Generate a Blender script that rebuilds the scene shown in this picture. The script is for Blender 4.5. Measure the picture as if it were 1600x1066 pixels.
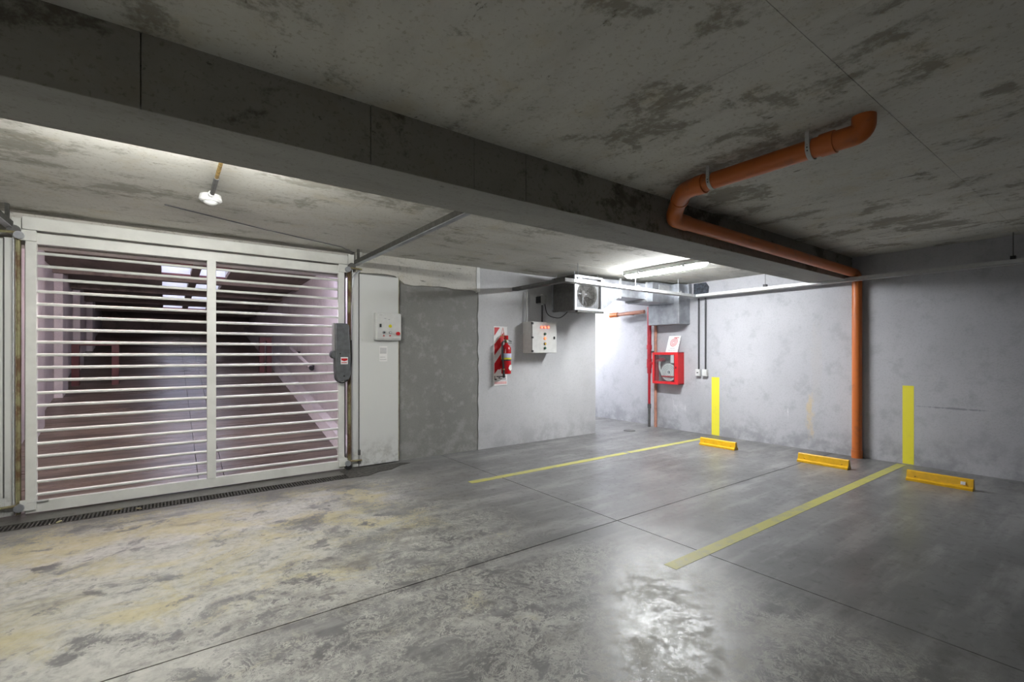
import bpy, math, random
from mathutils import Vector
random.seed(7)
R = math.radians
for o in list(bpy.data.objects):
    bpy.data.objects.remove(o)
scene = bpy.context.scene
COL = scene.collection

# ---------------------------------------------------------------- camera, world, exposure
F, CX, CY, H = 735.0, 800.0, 552.0, 1.35          # focal length in px, principal column, horizon row, eye height
YAW = math.atan2(1000.0, 735.0)
cam_d = bpy.data.cameras.new('camera')
cam_d.sensor_width = 36.0
cam_d.lens = F / 1600.0 * 36.0
cam_d.shift_y = (CY - 533.0) / 1600.0
cam_d.clip_start = 0.05
cam = bpy.data.objects.new('camera', cam_d)
COL.objects.link(cam)
cam.location = (0, 0, H)
cam.rotation_euler = (R(90), 0, YAW - R(90))
scene.camera = cam

world = bpy.data.worlds.new('world'); scene.world = world
world.use_nodes = True
bg = world.node_tree.nodes['Background']
bg.inputs[0].default_value = (0.66, 0.72, 1.0, 1)
bg.inputs[1].default_value = 6.0
scene.view_settings.view_transform = 'Standard'
scene.view_settings.look = 'None'
scene.view_settings.gamma = 1.0
scene.view_settings.use_curve_mapping = False
scene.view_settings.exposure = 1.95
LAMP_MAIN = 62.0       # visible fluorescent over the bays
LAMP_GATE = 52.0       # fluorescent behind the beam, in front of the gate
LAMP_PASS = 105.0       # fluorescent in the side passage
FILL_RAMP = 30.0        # unseen fill lamps added just behind the gate lintel to light the ramp
FILL_REAR = 10.0        # unseen fill lamp added behind the camera for ambient light

# ---------------------------------------------------------------- node helpers
class NT:
    def __init__(self, name):
        self.m = bpy.data.materials.new(name); self.m.use_nodes = True
        self.t = self.m.node_tree; self.n = self.t.nodes; self.l = self.t.links
        self.b = self.n['Principled BSDF']
    def put(self, sock, v):
        if isinstance(v, bpy.types.NodeSocket): self.l.new(v, sock)
        elif isinstance(v, (tuple, list)):
            sock.default_value = (*v, 1) if (len(v) == 3 and sock.type == 'RGBA') else v
        else: sock.default_value = v
    def math(self, op, a, b=0.0, c=0.0, clamp=False):
        n = self.n.new('ShaderNodeMath'); n.operation = op; n.use_clamp = clamp
        self.put(n.inputs[0], a); self.put(n.inputs[1], b); self.put(n.inputs[2], c)
        return n.outputs[0]
    def pos(self, sc=(1, 1, 1), off=(0, 0, 0)):
        g = self.n.new('ShaderNodeNewGeometry')
        mp = self.n.new('ShaderNodeMapping'); mp.inputs['Scale'].default_value = sc; mp.inputs['Location'].default_value = off
        self.l.new(g.outputs['Position'], mp.inputs['Vector'])
        return mp.outputs[0]
    def xyz(self):
        g = self.n.new('ShaderNodeNewGeometry'); s = self.n.new('ShaderNodeSeparateXYZ')
        self.l.new(g.outputs['Position'], s.inputs[0]); return s.outputs
    def noise(self, vec, scale, detail=6, rough=0.6, dist=0.0):
        n = self.n.new('ShaderNodeTexNoise')
        self.l.new(vec, n.inputs['Vector'])
        n.inputs['Scale'].default_value = scale; n.inputs['Detail'].default_value = detail
        n.inputs['Roughness'].default_value = rough; n.inputs['Distortion'].default_value = dist
        return n.outputs['Fac']
    def voronoi(self, vec, scale, feature='DISTANCE_TO_EDGE'):
        n = self.n.new('ShaderNodeTexVoronoi'); n.feature = feature
        self.l.new(vec, n.inputs['Vector']); n.inputs['Scale'].default_value = scale
        return n.outputs['Distance']
    def ramp(self, v, lo, hi, a=0.0, b=1.0):
        n = self.n.new('ShaderNodeMapRange'); n.interpolation_type = 'SMOOTHSTEP'
        self.put(n.inputs[0], v); n.inputs[1].default_value = lo; n.inputs[2].default_value = hi
        n.inputs[3].default_value = a; n.inputs[4].default_value = b
        return n.outputs[0]
    def mix(self, f, a, b):
        n = self.n.new('ShaderNodeMix'); n.data_type = 'RGBA'
        self.put(n.inputs[0], f); self.put(n.inputs[6], a); self.put(n.inputs[7], b)
        return n.outputs[2]
    def bump(self, h, strength=0.3, dist=0.02):
        n = self.n.new('ShaderNodeBump'); n.inputs['Strength'].default_value = strength; n.inputs['Distance'].default_value = dist
        self.l.new(h, n.inputs['Height']); self.l.new(n.outputs[0], self.b.inputs['Normal'])
    def out(self, col, rough=0.6, metal=0.0, spec=0.5):
        self.put(self.b.inputs['Base Color'], col); self.put(self.b.inputs['Roughness'], rough)
        self.b.inputs['Metallic'].default_value = metal; self.b.inputs['Specular IOR Level'].default_value = spec
        return self.m

M = {}
def simple(name, col, rough=0.5, metal=0.0, var=0.08, scale=14, spec=0.5, bump=0.0):
    t = NT(name)
    n = t.noise(t.pos(), scale, 5, 0.6)
    d = tuple(max(0, c * (1 - var * 2.2)) for c in col)
    c = t.mix(t.ramp(n, 0.35, 0.65), d, col)
    if bump: t.bump(n, bump, 0.004)
    M[name] = t.out(c, rough, metal, spec)
    return M[name]
def emit(name, col, s):
    t = NT(name)
    t.b.inputs['Base Color'].default_value = (*col, 1)
    t.b.inputs['Emission Color'].default_value = (*col, 1)
    t.b.inputs['Emission Strength'].default_value = s
    M[name] = t.m; return t.m
def dirty(name, col, dirtcol, rough=0.5, amount=(0.56, 0.72), scale=3.0, low=None, metal=0.0):
    t = NT(name)
    n = t.noise(t.pos(), scale, 8, 0.65)
    f = t.ramp(n, amount[0], amount[1])
    if low:                                    # splash dirt on the lowest strip of the thing itself
        z = t.xyz()[2]
        f2 = t.math('MULTIPLY', t.ramp(z, low, 0.0), t.ramp(t.noise(t.pos(), 7, 6, 0.7), 0.4, 0.65))
        f = t.math('MAXIMUM', f, f2)
    M[name] = t.out(t.mix(f, col, dirtcol), rough, metal)
    return M[name]

def floor_mat():
    t = NT('floor_concrete')
    x, y, z = t.xyz()
    big = t.noise(t.pos(), 0.55, 6, 0.6)
    mid = t.noise(t.pos(off=(3, 7, 0)), 2.6, 9, 0.68, 0.6)
    fine = t.noise(t.pos(off=(9, 1, 0)), 16, 8, 0.72, 0.5)
    streak = t.noise(t.pos((0.6, 3.2, 1), (2, 0, 0)), 1.6, 8, 0.65)
    col = t.mix(t.ramp(big, 0.32, 0.68), (0.092, 0.092, 0.091), (0.175, 0.175, 0.173))
    col = t.mix(t.ramp(streak, 0.46, 0.66, 0, 0.6), col, (0.29, 0.287, 0.28))
    col = t.mix(t.ramp(fine, 0.52, 0.7, 0, 0.4), col, (0.07, 0.07, 0.07))
    # pale worn sealer on the driving lane before the gate: dense near it, flaking away to the right and towards the aisle
    edge = t.math('ADD', t.math('MULTIPLY', x, 0.85), t.math('MULTIPLY', y, -0.42))
    edge = t.math('ADD', edge, t.math('MULTIPLY', t.math('SUBTRACT', big, 0.5), 3.4))
    lane = t.ramp(edge, 1.1, -2.0)
    near = t.math('MULTIPLY', t.ramp(x, 3.1, 2.2), t.ramp(y, 2.75, 1.9))
    near = t.math('MULTIPLY', near, 0.5)
    lane = t.math('MULTIPLY', t.math('MAXIMUM', lane, near), t.ramp(y, 5.3, 4.5))
    thr = t.math('ADD', t.math('MULTIPLY', mid, 0.62), t.math('MULTIPLY', fine, 0.52))
    sc = t.ramp(t.math('ADD', thr, t.math('MULTIPLY', lane, 0.32)), 0.75, 0.78)
    sc = t.math('MULTIPLY', sc, t.ramp(lane, 0.02, 0.25))
    # thin root-like veins of the sealer at its border
    vv = t.noise(t.pos(off=(4, 4, 0)), 9, 7, 0.75, 2.2)
    vein = t.ramp(t.math('ABSOLUTE', t.math('SUBTRACT', vv, 0.5)), 0.040, 0.012)
    vein = t.math('MULTIPLY', vein, t.math('MULTIPLY', t.ramp(lane, 0.08, 0.35), t.ramp(mid, 0.38, 0.52)))
    sc = t.math('MAXIMUM', sc, vein)
    v2 = t.noise(t.pos(off=(7, 1, 0)), 4.2, 9, 0.8, 3.0)
    vein2 = t.ramp(t.math('ABSOLUTE', t.math('SUBTRACT', v2, 0.47)), 0.026, 0.010)
    vein2 = t.math('MULTIPLY', vein2, t.math('MULTIPLY', t.ramp(lane, 0.05, 0.3), 0.8))
    sc = t.math('MAXIMUM', sc, vein2)
    bare = t.noise(t.pos(off=(11, 3, 0)), 3.3, 10, 0.75, 0.3)
    sc = t.math('MULTIPLY', sc, t.ramp(bare, 0.60, 0.54))
    yl = t.noise(t.pos((1.0, 1.4, 1), (5, 2, 0)), 1.5, 9, 0.72, 0.6)
    pale = t.mix(t.ramp(fine, 0.35, 0.7), (0.43, 0.425, 0.39), (0.27, 0.268, 0.25))
    yband = t.math('MULTIPLY', t.ramp(x, 2.9, 1.6), t.ramp(y, 2.0, 3.8))
    ylf = t.ramp(t.math('ADD', yl, t.math('MULTIPLY', yband, 0.13)), 0.56, 0.74, 0, 0.65)
    pale = t.mix(ylf, pale, (0.40, 0.345, 0.165))
    col = t.mix(t.math('MULTIPLY', sc, 0.93), col, pale)
    # dark tyre and oil marks
    oil = t.noise(t.pos((0.7, 1.3, 1), (1, 8, 0)), 1.7, 10, 0.7)
    col = t.mix(t.ramp(oil, 0.53, 0.70, 0, 0.65), col, (0.082, 0.074, 0.064))
    chips = t.noise(t.pos(off=(6, 6, 0)), 7.5, 9, 0.7)
    col = t.mix(t.ramp(chips, 0.64, 0.7, 0, 0.7), col, (0.07, 0.07, 0.068))
    # darker towards the drain and the gate
    dk = t.math('MULTIPLY', t.ramp(y, 4.9, 5.3), t.ramp(x, 2.6, 1.6))
    col = t.mix(t.math('MULTIPLY', dk, 0.75), col, (0.075, 0.07, 0.06))
    rough = t.math('ADD', t.math('MULTIPLY', sc, 0.22), t.ramp(mid, 0.35, 0.7, 0.30, 0.40))
    rough = t.math('ADD', rough, t.ramp(fine, 0.5, 0.7, 0.0, 0.12))
    hh = t.math('ADD', t.math('MULTIPLY', fine, 0.5), t.math('MULTIPLY', sc, 0.3))
    t.bump(hh, 0.08, 0.004)
    M['floor'] = t.out(col, rough, 0.0, 0.75)

def slab_mat(name, base, dark, yellow, stainscale=1.0, along=(3.0, 0.45, 1), amt=0.8, bias=0.0):
    """board-marked cast concrete with mould-like blotches and grain along the boards"""
    t = NT(name)
    blot = t.noise(t.pos(off=(2, 5, 1)), 1.5 * stainscale, 10, 0.68, 0.4)
    grain = t.noise(t.pos(along), 2.2, 9, 0.62)
    fine = t.noise(t.pos(off=(1, 1, 1)), 24, 6, 0.7)
    big = t.noise(t.pos(off=(8, 2, 3)), 0.5, 4, 0.5)
    col = t.mix(t.ramp(big, 0.35, 0.65), tuple(c * 0.86 for c in base), base)
    col = t.mix(t.ramp(grain, 0.42, 0.7, 0, 0.45), col, tuple(c * 0.6 for c in base))
    col = t.mix(t.ramp(t.noise(t.pos(off=(4, 9, 2)), 3.5, 8, 0.7), 0.5, 0.7, 0, 0.4), col, yellow)
    s = t.math('ADD', t.math('MULTIPLY', blot, 0.62), t.math('MULTIPLY', grain, 0.38))
    s = t.math('ADD', s, t.math('MULTIPLY', t.math('SUBTRACT', fine, 0.5), 0.22))
    s = t.math('ADD', s, t.math('MULTIPLY', t.math('SUBTRACT', big, 0.5), 0.25))
    col = t.mix(t.ramp(s, 0.545 - bias, 0.625 - bias, 0, amt), col, dark)
    speck = t.noise(t.pos(off=(6, 6, 6)), 42, 4, 0.7)
    col = t.mix(t.ramp(speck, 0.55, 0.66, 0, 0.45), col, tuple(c * 0.55 for c in yellow))
    pits = t.noise(t.pos(tuple(a * 1.6 for a in along), (3, 3, 3)), 3.6, 8, 0.72)
    col = t.mix(t.ramp(pits, 0.635, 0.68, 0, 0.75), col, tuple(c * 0.6 for c in dark))
    t.bump(t.math('ADD', t.math('MULTIPLY', grain, 0.6), t.math('MULTIPLY', fine, 0.3)), 0.35, 0.008)
    M[name] = t.out(col, 0.85, 0, 0.25)

def wall_mat(name, base, dark, sc=1.0, amt=0.35, spec=0.3, rough=0.75, foot=True, right=False):
    t = NT(name)
    big = t.noise(t.pos(), 0.7 * sc, 6, 0.6)
    mid = t.noise(t.pos(off=(5, 5, 5)), 3.2 * sc, 8, 0.66)
    fine = t.noise(t.pos(), 55, 4, 0.6)
    col = t.mix(t.ramp(big, 0.35, 0.65), tuple(c * 0.9 for c in base), base)
    col = t.mix(t.ramp(mid, 0.5, 0.68, 0, amt), col, dark)
    x, y, z = t.xyz()
    if foot:
        f = t.math('MULTIPLY', t.ramp(z, 0.5, 0.02), t.ramp(mid, 0.40, 0.6))
        col = t.mix(t.math('MULTIPLY', f, 0.7), col, tuple(c * 0.85 for c in dark))
    if right:
        def blob(cy, cz, ry, rz, lo=1.0, hi=0.55):
            a = t.math('POWER', t.math('DIVIDE', t.math('SUBTRACT', y, cy), ry), 2.0)
            b = t.math('POWER', t.math('DIVIDE', t.math('SUBTRACT', z, cz), rz), 2.0)
            d = t.math('ADD', t.math('ADD', a, b), t.math('MULTIPLY', t.math('SUBTRACT', t.noise(t.pos((1, 2.2, 0.9)), 7, 8, 0.75), 0.5), 6.0))
            return t.ramp(d, lo, hi)
        col = t.mix(t.math('MULTIPLY', blob(2.83, 0.48, 0.06, 0.36, 1.0, -0.2), 0.75), col, (0.58, 0.47, 0.28))
        col = t.mix(t.math('MULTIPLY', blob(3.12, 0.45, 0.012, 0.14, 0.9, 0.1), 0.5), col, (0.75, 0.75, 0.75))
        col = t.mix(t.math('MULTIPLY', blob(1.40, 0.715, 0.34, 0.012, 1.2, 0.1), 0.5), col, (0.10, 0.10, 0.12))
        col = t.mix(t.math('MULTIPLY', blob(2.75, 1.2, 0.07, 0.6, 1.4, 0.2), 0.5), col, (0.44, 0.43, 0.43))
        col = t.mix(t.math('MULTIPLY', blob(4.9, 0.45, 0.22, 0.2, 0.5, -0.9), 0.4), col, (0.78, 0.78, 0.78))
    col = t.mix(t.ramp(fine, 0.48, 0.66, 0, 0.22), col, tuple(c * 0.6 for c in base))
    t.bump(t.math('ADD', t.math('MULTIPLY', fine, 0.4), t.math('MULTIPLY', mid, 0.5)), 0.4, 0.008)
    M[name] = t.out(col, rough, 0, spec)

floor_mat()
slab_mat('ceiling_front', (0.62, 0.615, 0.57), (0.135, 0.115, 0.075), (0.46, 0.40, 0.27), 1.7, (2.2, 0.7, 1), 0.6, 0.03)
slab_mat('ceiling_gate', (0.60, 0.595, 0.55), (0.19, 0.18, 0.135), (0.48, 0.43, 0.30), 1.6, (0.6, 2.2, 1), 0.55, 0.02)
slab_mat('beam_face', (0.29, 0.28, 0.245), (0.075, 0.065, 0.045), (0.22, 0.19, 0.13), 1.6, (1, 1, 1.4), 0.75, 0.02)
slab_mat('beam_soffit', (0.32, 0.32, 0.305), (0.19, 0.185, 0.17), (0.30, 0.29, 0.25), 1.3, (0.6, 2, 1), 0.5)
slab_mat('lintel', (0.56, 0.55, 0.51), (0.17, 0.165, 0.145), (0.42, 0.38, 0.28), 1.6, (0.8, 1, 2.5), 0.6)
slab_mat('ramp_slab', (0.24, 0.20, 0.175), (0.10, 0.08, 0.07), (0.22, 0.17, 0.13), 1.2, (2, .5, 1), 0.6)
wall_mat('wall_right', (0.47, 0.475, 0.505), (0.31, 0.315, 0.335), 1.2, 0.5, right=True)
wall_mat('wall_paint', (0.50, 0.505, 0.52), (0.40, 0.40, 0.41), 1.0, 0.35)
wall_mat('wall_plaster', (0.225, 0.225, 0.215), (0.34, 0.34, 0.33), 2.4, 0.5)
wall_mat('wall_plain', (0.40, 0.40, 0.41), (0.26, 0.26, 0.26), 1.0, 0.4)
wall_mat('ramp_wall', (0.52, 0.48, 0.49), (0.33, 0.29, 0.30), 0.9, 0.6, foot=False)
def ramp_floor_mat():
    t = NT('ramp_floor')
    cross = t.noise(t.pos((0.35, 7.0, 1)), 2.0, 9, 0.65)
    big = t.noise(t.pos(), 0.8, 6, 0.6)
    fine = t.noise(t.pos(), 18, 7, 0.7)
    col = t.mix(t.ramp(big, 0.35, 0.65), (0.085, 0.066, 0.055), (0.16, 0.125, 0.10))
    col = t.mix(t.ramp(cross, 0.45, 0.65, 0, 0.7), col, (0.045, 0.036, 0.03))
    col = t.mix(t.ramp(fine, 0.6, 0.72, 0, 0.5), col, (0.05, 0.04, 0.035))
    t.bump(cross, 0.4, 0.01)
    M['ramp_floor'] = t.out(col, t.ramp(cross, 0.3, 0.7, 0.25, 0.42), 0, 0.7)
ramp_floor_mat()
simple('gate_white', (0.66, 0.67, 0.64), 0.4, 0, 0.05, 5)
dirty('panel_white', (0.62, 0.635, 0.625), (0.30, 0.30, 0.29), 0.45, (0.66, 0.8), 2.5, low=0.42)
simple('rail_steel', (0.06, 0.06, 0.052), 0.6, 0.1, 0.2, 20)
dirty('rust_track', (0.27, 0.26, 0.14), (0.12, 0.065, 0.03), 0.6, (0.40, 0.60), 8)
simple('black', (0.018, 0.018, 0.02), 0.5)
simple('dark_rubber', (0.03, 0.03, 0.032), 0.7)
simple('grate_iron', (0.10, 0.095, 0.085), 0.6, 0.3, 0.3, 30)
simple('pit_dark', (0.012, 0.011, 0.010), 0.9)
simple('motor_grey', (0.115, 0.122, 0.128), 0.45, 0, 0.12, 20)
simple('white_plastic', (0.62, 0.63, 0.62), 0.4, 0, 0.03)
simple('box_grey', (0.58, 0.585, 0.57), 0.4, 0, 0.04)
simple('box_side', (0.30, 0.30, 0.295), 0.5, 0, 0.06)
simple('paper', (0.78, 0.78, 0.78), 0.7, 0, 0.02)
simple('print_grey', (0.33, 0.33, 0.35), 0.7, 0, 0.1, 120)
simple('print_black', (0.03, 0.03, 0.03), 0.6)
simple('print_pink', (0.72, 0.42, 0.42), 0.6)
simple('sign_red', (0.52, 0.015, 0.02), 0.4, 0, 0.05)
simple('ext_red', (0.45, 0.008, 0.014), 0.25, 0, 0.05)
simple('cabinet_red', (0.62, 0.015, 0.02), 0.35, 0, 0.04)
simple('pipe_red', (0.42, 0.02, 0.035), 0.4, 0, 0.12)
simple('dark_red', (0.085, 0.008, 0.012), 0.5, 0, 0.12)
dirty('copper_pipe', (0.50, 0.24, 0.17), (0.33, 0.17, 0.13), 0.5, (0.45, 0.65), 8)
dirty('orange_pvc', (0.52, 0.135, 0.025), (0.27, 0.10, 0.045), 0.42, (0.52, 0.75), 6)
simple('galv', (0.40, 0.42, 0.45), 0.42, 0.6, 0.12, 9)
simple('galv_bright', (0.50, 0.51, 0.52), 0.4, 0.4, 0.06, 20)
simple('galv_dull', (0.13, 0.13, 0.127), 0.55, 0.3, 0.12, 20)
simple('tray_paint', (0.52, 0.53, 0.53), 0.45, 0.2, 0.05)
simple('yellow_stop', (0.78, 0.44, 0.008), 0.4, 0, 0.06)
simple('yellow_sticker', (0.72, 0.66, 0.02), 0.5)
simple('green_led', (0.02, 0.12, 0.06), 0.3)
simple('amber', (0.60, 0.36, 0.03), 0.3)
simple('brass', (0.55, 0.40, 0.16), 0.35, 0.8)
simple('strap_white', (0.60, 0.61, 0.60), 0.5, 0.2, 0.1)
simple('conduit_dark', (0.05, 0.05, 0.055), 0.5)
simple('conduit_rust', (0.30, 0.19, 0.05), 0.55, 0, 0.3, 30)
simple('black_patch', (0.055, 0.065, 0.085), 0.7, 0, 0.3, 20)
simple('hose_white', (0.70, 0.70, 0.68), 0.6)
simple('label_blue', (0.45, 0.48, 0.66), 0.5)
simple('cabinet_inside', (0.12, 0.02, 0.025), 0.6)
emit('red_led', (1.0, 0.10, 0.05), 1.2)
emit('tube_main', (0.97, 0.985, 1.0), LAMP_MAIN)
emit('tube_gate', (1.0, 0.99, 0.95), LAMP_GATE)
emit('tube_pass', (0.92, 0.94, 1.0), LAMP_PASS)
emit('fill_ramp_pink', (1.0, 0.82, 0.80), FILL_RAMP)
emit('fill_ramp_blue', (0.80, 0.77, 1.0), FILL_RAMP)
emit('fill_rear', (1.0, 0.98, 0.94), FILL_REAR)
def paint_mat(name, col, wear, under, lo=0.55, hi=0.7):
    t = NT(name)
    n = t.noise(t.pos(), 9, 9, 0.72)
    b = t.noise(t.pos(off=(3, 2, 1)), 1.3, 5, 0.6)
    f = t.math('MULTIPLY', t.ramp(t.math('ADD', t.math('MULTIPLY', n, 0.7), t.math('MULTIPLY', b, 0.35)), lo - 0.02, hi), wear)
    M[name] = t.out(t.mix(f, col, under), 0.5)
paint_mat('line_paint', (0.43, 0.41, 0.10), 0.75, (0.27, 0.265, 0.20), 0.50, 0.68)
paint_mat('wall_line', (0.84, 0.76, 0.05), 0.25, (0.50, 0.46, 0.12))
def glass_mat():
    m = bpy.data.materials.new('glass'); m.use_nodes = True
    n = m.node_tree.nodes; l = m.node_tree.links; n.clear()
    o = n.new('ShaderNodeOutputMaterial'); mx = n.new('ShaderNodeMixShader'); tr = n.new('ShaderNodeBsdfTransparent'); gl = n.new('ShaderNodeBsdfGlossy')
    gl.inputs['Roughness'].default_value = 0.08; mx.inputs[0].default_value = 0.10
    tr.inputs[0].default_value = (0.93, 0.95, 0.95, 1)
    l.new(tr.outputs[0], mx.inputs[1]); l.new(gl.outputs[0], mx.inputs[2]); l.new(mx.outputs[0], o.inputs[0])
    M['glass'] = m
glass_mat()

# ---------------------------------------------------------------- geometry helpers
class G:
    def __init__(self): self.v = []; self.f = []
    def box(self, x0, x1, y0, y1, z0, z1):
        b = len(self.v)
        self.v += [(x0, y0, z0), (x1, y0, z0), (x1, y1, z0), (x0, y1, z0), (x0, y0, z1), (x1, y0, z1), (x1, y1, z1), (x0, y1, z1)]
        self.f += [tuple(b + i for i in q) for q in ((3, 2, 1, 0), (4, 5, 6, 7), (0, 1, 5, 4), (1, 2, 6, 5), (2, 3, 7, 6), (3, 0, 4, 7))]
        return self
    def hexa(self, p):                     # eight corners: bottom loop then top loop
        b = len(self.v); self.v += [tuple(q) for q in p]
        self.f += [tuple(b + i for i in q) for q in ((3, 2, 1, 0), (4, 5, 6, 7), (0, 1, 5, 4), (1, 2, 6, 5), (2, 3, 7, 6), (3, 0, 4, 7))]
        return self
    def prism(self, pts, axis, a, b):      # polygon of 2-D points extruded along an axis
        n = len(pts); s = len(self.v)
        def put(p, t):
            return {'x': (t, p[0], p[1]), 'y': (p[0], t, p[1]), 'z': (p[0], p[1], t)}[axis]
        self.v += [put(p, a) for p in pts] + [put(p, b) for p in pts]
        self.f += [tuple(range(s + n - 1, s - 1, -1)), tuple(range(s + n, s + 2 * n))]
        self.f += [(s + i, s + (i + 1) % n, s + n + (i + 1) % n, s + n + i) for i in range(n)]
        return self
    def tube(self, pts, r, n=14, caps=True):
        pts = [Vector(p) for p in pts]; k = len(pts)
        rs = r if isinstance(r, (list, tuple)) else [r] * k
        tan = []
        for i in range(k):
            d = (pts[min(i + 1, k - 1)] - pts[max(i - 1, 0)]); tan.append(d.normalized())
        u = tan[0].orthogonal().normalized(); s = len(self.v)
        for i in range(k):
            u = (u - tan[i] * u.dot(tan[i])).normalized(); w = tan[i].cross(u)
            for j in range(n):
                a = 2 * math.pi * j / n
                self.v.append(tuple(pts[i] + (u * math.cos(a) + w * math.sin(a)) * rs[i]))
        for i in range(k - 1):
            for j in range(n):
                self.f.append((s + i * n + j, s + i * n + (j + 1) % n, s + (i + 1) * n + (j + 1) % n, s + (i + 1) * n + j))
        if caps:
            self.f.append(tuple(s + j for j in range(n - 1, -1, -1)))
            self.f.append(tuple(s + (k - 1) * n + j for j in range(n)))
        return self
    def ring(self, c, axis, r0, r1, h, n=32):      # flat washer of thickness h
        s = len(self.v); c = Vector(c)
        ex = {'x': (Vector((0, 1, 0)), Vector((0, 0, 1)), Vector((1, 0, 0))), 'y': (Vector((1, 0, 0)), Vector((0, 0, 1)), Vector((0, 1, 0))), 'z': (Vector((1, 0, 0)), Vector((0, 1, 0)), Vector((0, 0, 1)))}[axis]
        for j in range(n):
            a = 2 * math.pi * j / n; d = ex[0] * math.cos(a) + ex[1] * math.sin(a)
            for rr, hh in ((r0, -h / 2), (r1, -h / 2), (r1, h / 2), (r0, h / 2)):
                self.v.append(tuple(c + d * rr + ex[2] * hh))
        for j in range(n):
            a = s + 4 * j; b = s + 4 * ((j + 1) % n)
            for q in range(4):
                self.f.append((a + q, a + (q + 1) % 4, b + (q + 1) % 4, b + q))
        return self
def bend(pts, r, seg=7):                       # round the corners of a polyline
    pts = [Vector(p) for p in pts]; out = [pts[0]]
    for i in range(1, len(pts) - 1):
        p = pts[i]; a = (pts[i - 1] - p); b = (pts[i + 1] - p)
        ra = min(r, a.length * 0.48, b.length * 0.48)
        A = p + a.normalized() * ra; B = p + b.normalized() * ra
        for k in range(seg + 1):
            t = k / seg
            out.append(A * (1 - t) ** 2 + p * 2 * t * (1 - t) + B * t * t)
    out.append(pts[-1]); return out

def mk(name, g, mat, parent=None, bevel=0.0, smooth=None, base=None):
    """one mesh object from world-space geometry; its origin is its parent's base, or its own foot"""
    if parent is not None:
        org = Vector(parent['_o'])
    elif base is not None: org = Vector(base)
    else:
        xs, ys, zs = zip(*g.v); org = Vector(((min(xs) + max(xs)) / 2, (min(ys) + max(ys)) / 2, min(zs)))
    me = bpy.data.meshes.new(name)
    me.from_pydata([tuple(Vector(v) - org) for v in g.v], [], g.f)
    me.materials.append(M[mat] if isinstance(mat, str) else mat)
    import bmesh
    bm = bmesh.new(); bm.from_mesh(me); bmesh.ops.recalc_face_normals(bm, faces=bm.faces); bm.to_mesh(me); bm.free()
    if smooth:
        for p in me.polygons: p.use_smooth = True
        me.set_sharp_from_angle(angle=R(smooth))
    o = bpy.data.objects.new(name, me); COL.objects.link(o)
    if parent is None: o.location = org
    else: o.parent = parent
    o['_o'] = tuple(org)
    if bevel:
        b = o.modifiers.new('bevel', 'BEVEL'); b.width = bevel; b.segments = 2; b.limit_method = 'ANGLE'
    return o
def sub(name, me_obj, loc, parent):            # further copy of a part, sharing its mesh, moved by loc
    c = me_obj.copy(); COL.objects.link(c); c.parent = parent; c.location = loc; return c
def thing(name, loc, label, cat, group=None):
    o = bpy.data.objects.new(name, None); COL.objects.link(o); o.location = loc
    o.empty_display_size = 0.1; o['_o'] = tuple(loc)
    return tag(o, label, cat, group)
def tag(o, label, cat, group=None):
    o['label'] = label; o['category'] = cat
    if group: o['group'] = group
    return o
def struct(name, g, mat, **k):
    o = mk(name, g, mat, **k); o['kind'] = 'structure'; return o

# ---------------------------------------------------------------- plan of the place (metres)
XR = 7.25            # wall behind the bays
YG = 5.58            # gate wall
ZC, ZB = 2.60, 2.54  # ceiling in front of / behind the beam
BY0, BY1, BZ = 2.33, 2.75, 2.30   # downstand beam
X0, Y0 = -3.6, -4.2  # rest of the garage behind the camera
PX = 5.85            # end of the gate wall: passage beyond it
YP = 10.2            # end of the passage

# floor: sub-base and four cast slabs with sawn joints
fl = struct('floor', G().box(X0 - .2, 7.9, Y0 - .2, YP + .2, -0.30, -0.03), 'pit_dark', base=(0, 0, 0))
JX, JY, jw = 2.93, 2.555, 0.004
DR0, DR1, DX0, DX1 = 5.13, 5.31, -2.2, 1.62      # drain slot
for g in (G().box(X0, JX - jw, Y0, JY - jw, -.03, 0), G().box(JX + jw, XR + .2, Y0, JY - jw, -.03, 0),
          G().box(JX + jw, XR + .4, JY + jw, YP, -.03, 0),
          G().box(X0, JX - jw, JY + jw, DR0, -.03, 0).box(DX1, JX - jw, DR0, DR1, -.03, 0).box(X0, DX0, DR0, DR1, -.03, 0).box(X0, JX - jw, DR1, YG + .22, -.03, 0)):
    mk('floor_slab', g, 'floor', fl)

# ceiling in front of the beam: formwork bays with fine recessed seams
ce = struct('ceiling', G().box(X0 - .2, XR + .3, Y0 - .2, BY1, ZC + .006, ZC + .3), 'ceiling_front', base=(0, 0, ZC))
xs = [X0, -1.25, 2.02, 4.46, 7.25]; ys = [Y0, -1.64, .81, BY0 + .02]
for i in range(len(xs) - 1):
    for j in range(len(ys) - 1):
        e = 0.0009
        mk('ceiling_panel', G().box(xs[i] + e, xs[i + 1] - e, ys[j] + e, ys[j + 1] - e, ZC + random.uniform(0, .0015), ZC + .02), 'ceiling_front', ce)
cb = struct('ceiling', G().box(X0 - .2, XR + .6, BY1, 5.79, ZB + .006, ZB + .3).box(PX - .2, 7.8, 5.79, YP + .2, ZB + .002, ZB + .3), 'ceiling_gate', base=(0, 0, ZB))
xs = [X0, -1.20, 1.24, 3.68, 6.12, 7.25]; ys = [BY1 - .02, 3.55, 4.57, 5.79]
for i in range(len(xs) - 1):
    for j in range(len(ys) - 1):
        e = 0.0009
        mk('ceiling_panel', G().box(xs[i] + e, xs[i + 1] - e, ys[j] + e, ys[j + 1] - e, ZB + random.uniform(0, .0015), ZB + .02), 'ceiling_gate', cb)
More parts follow.
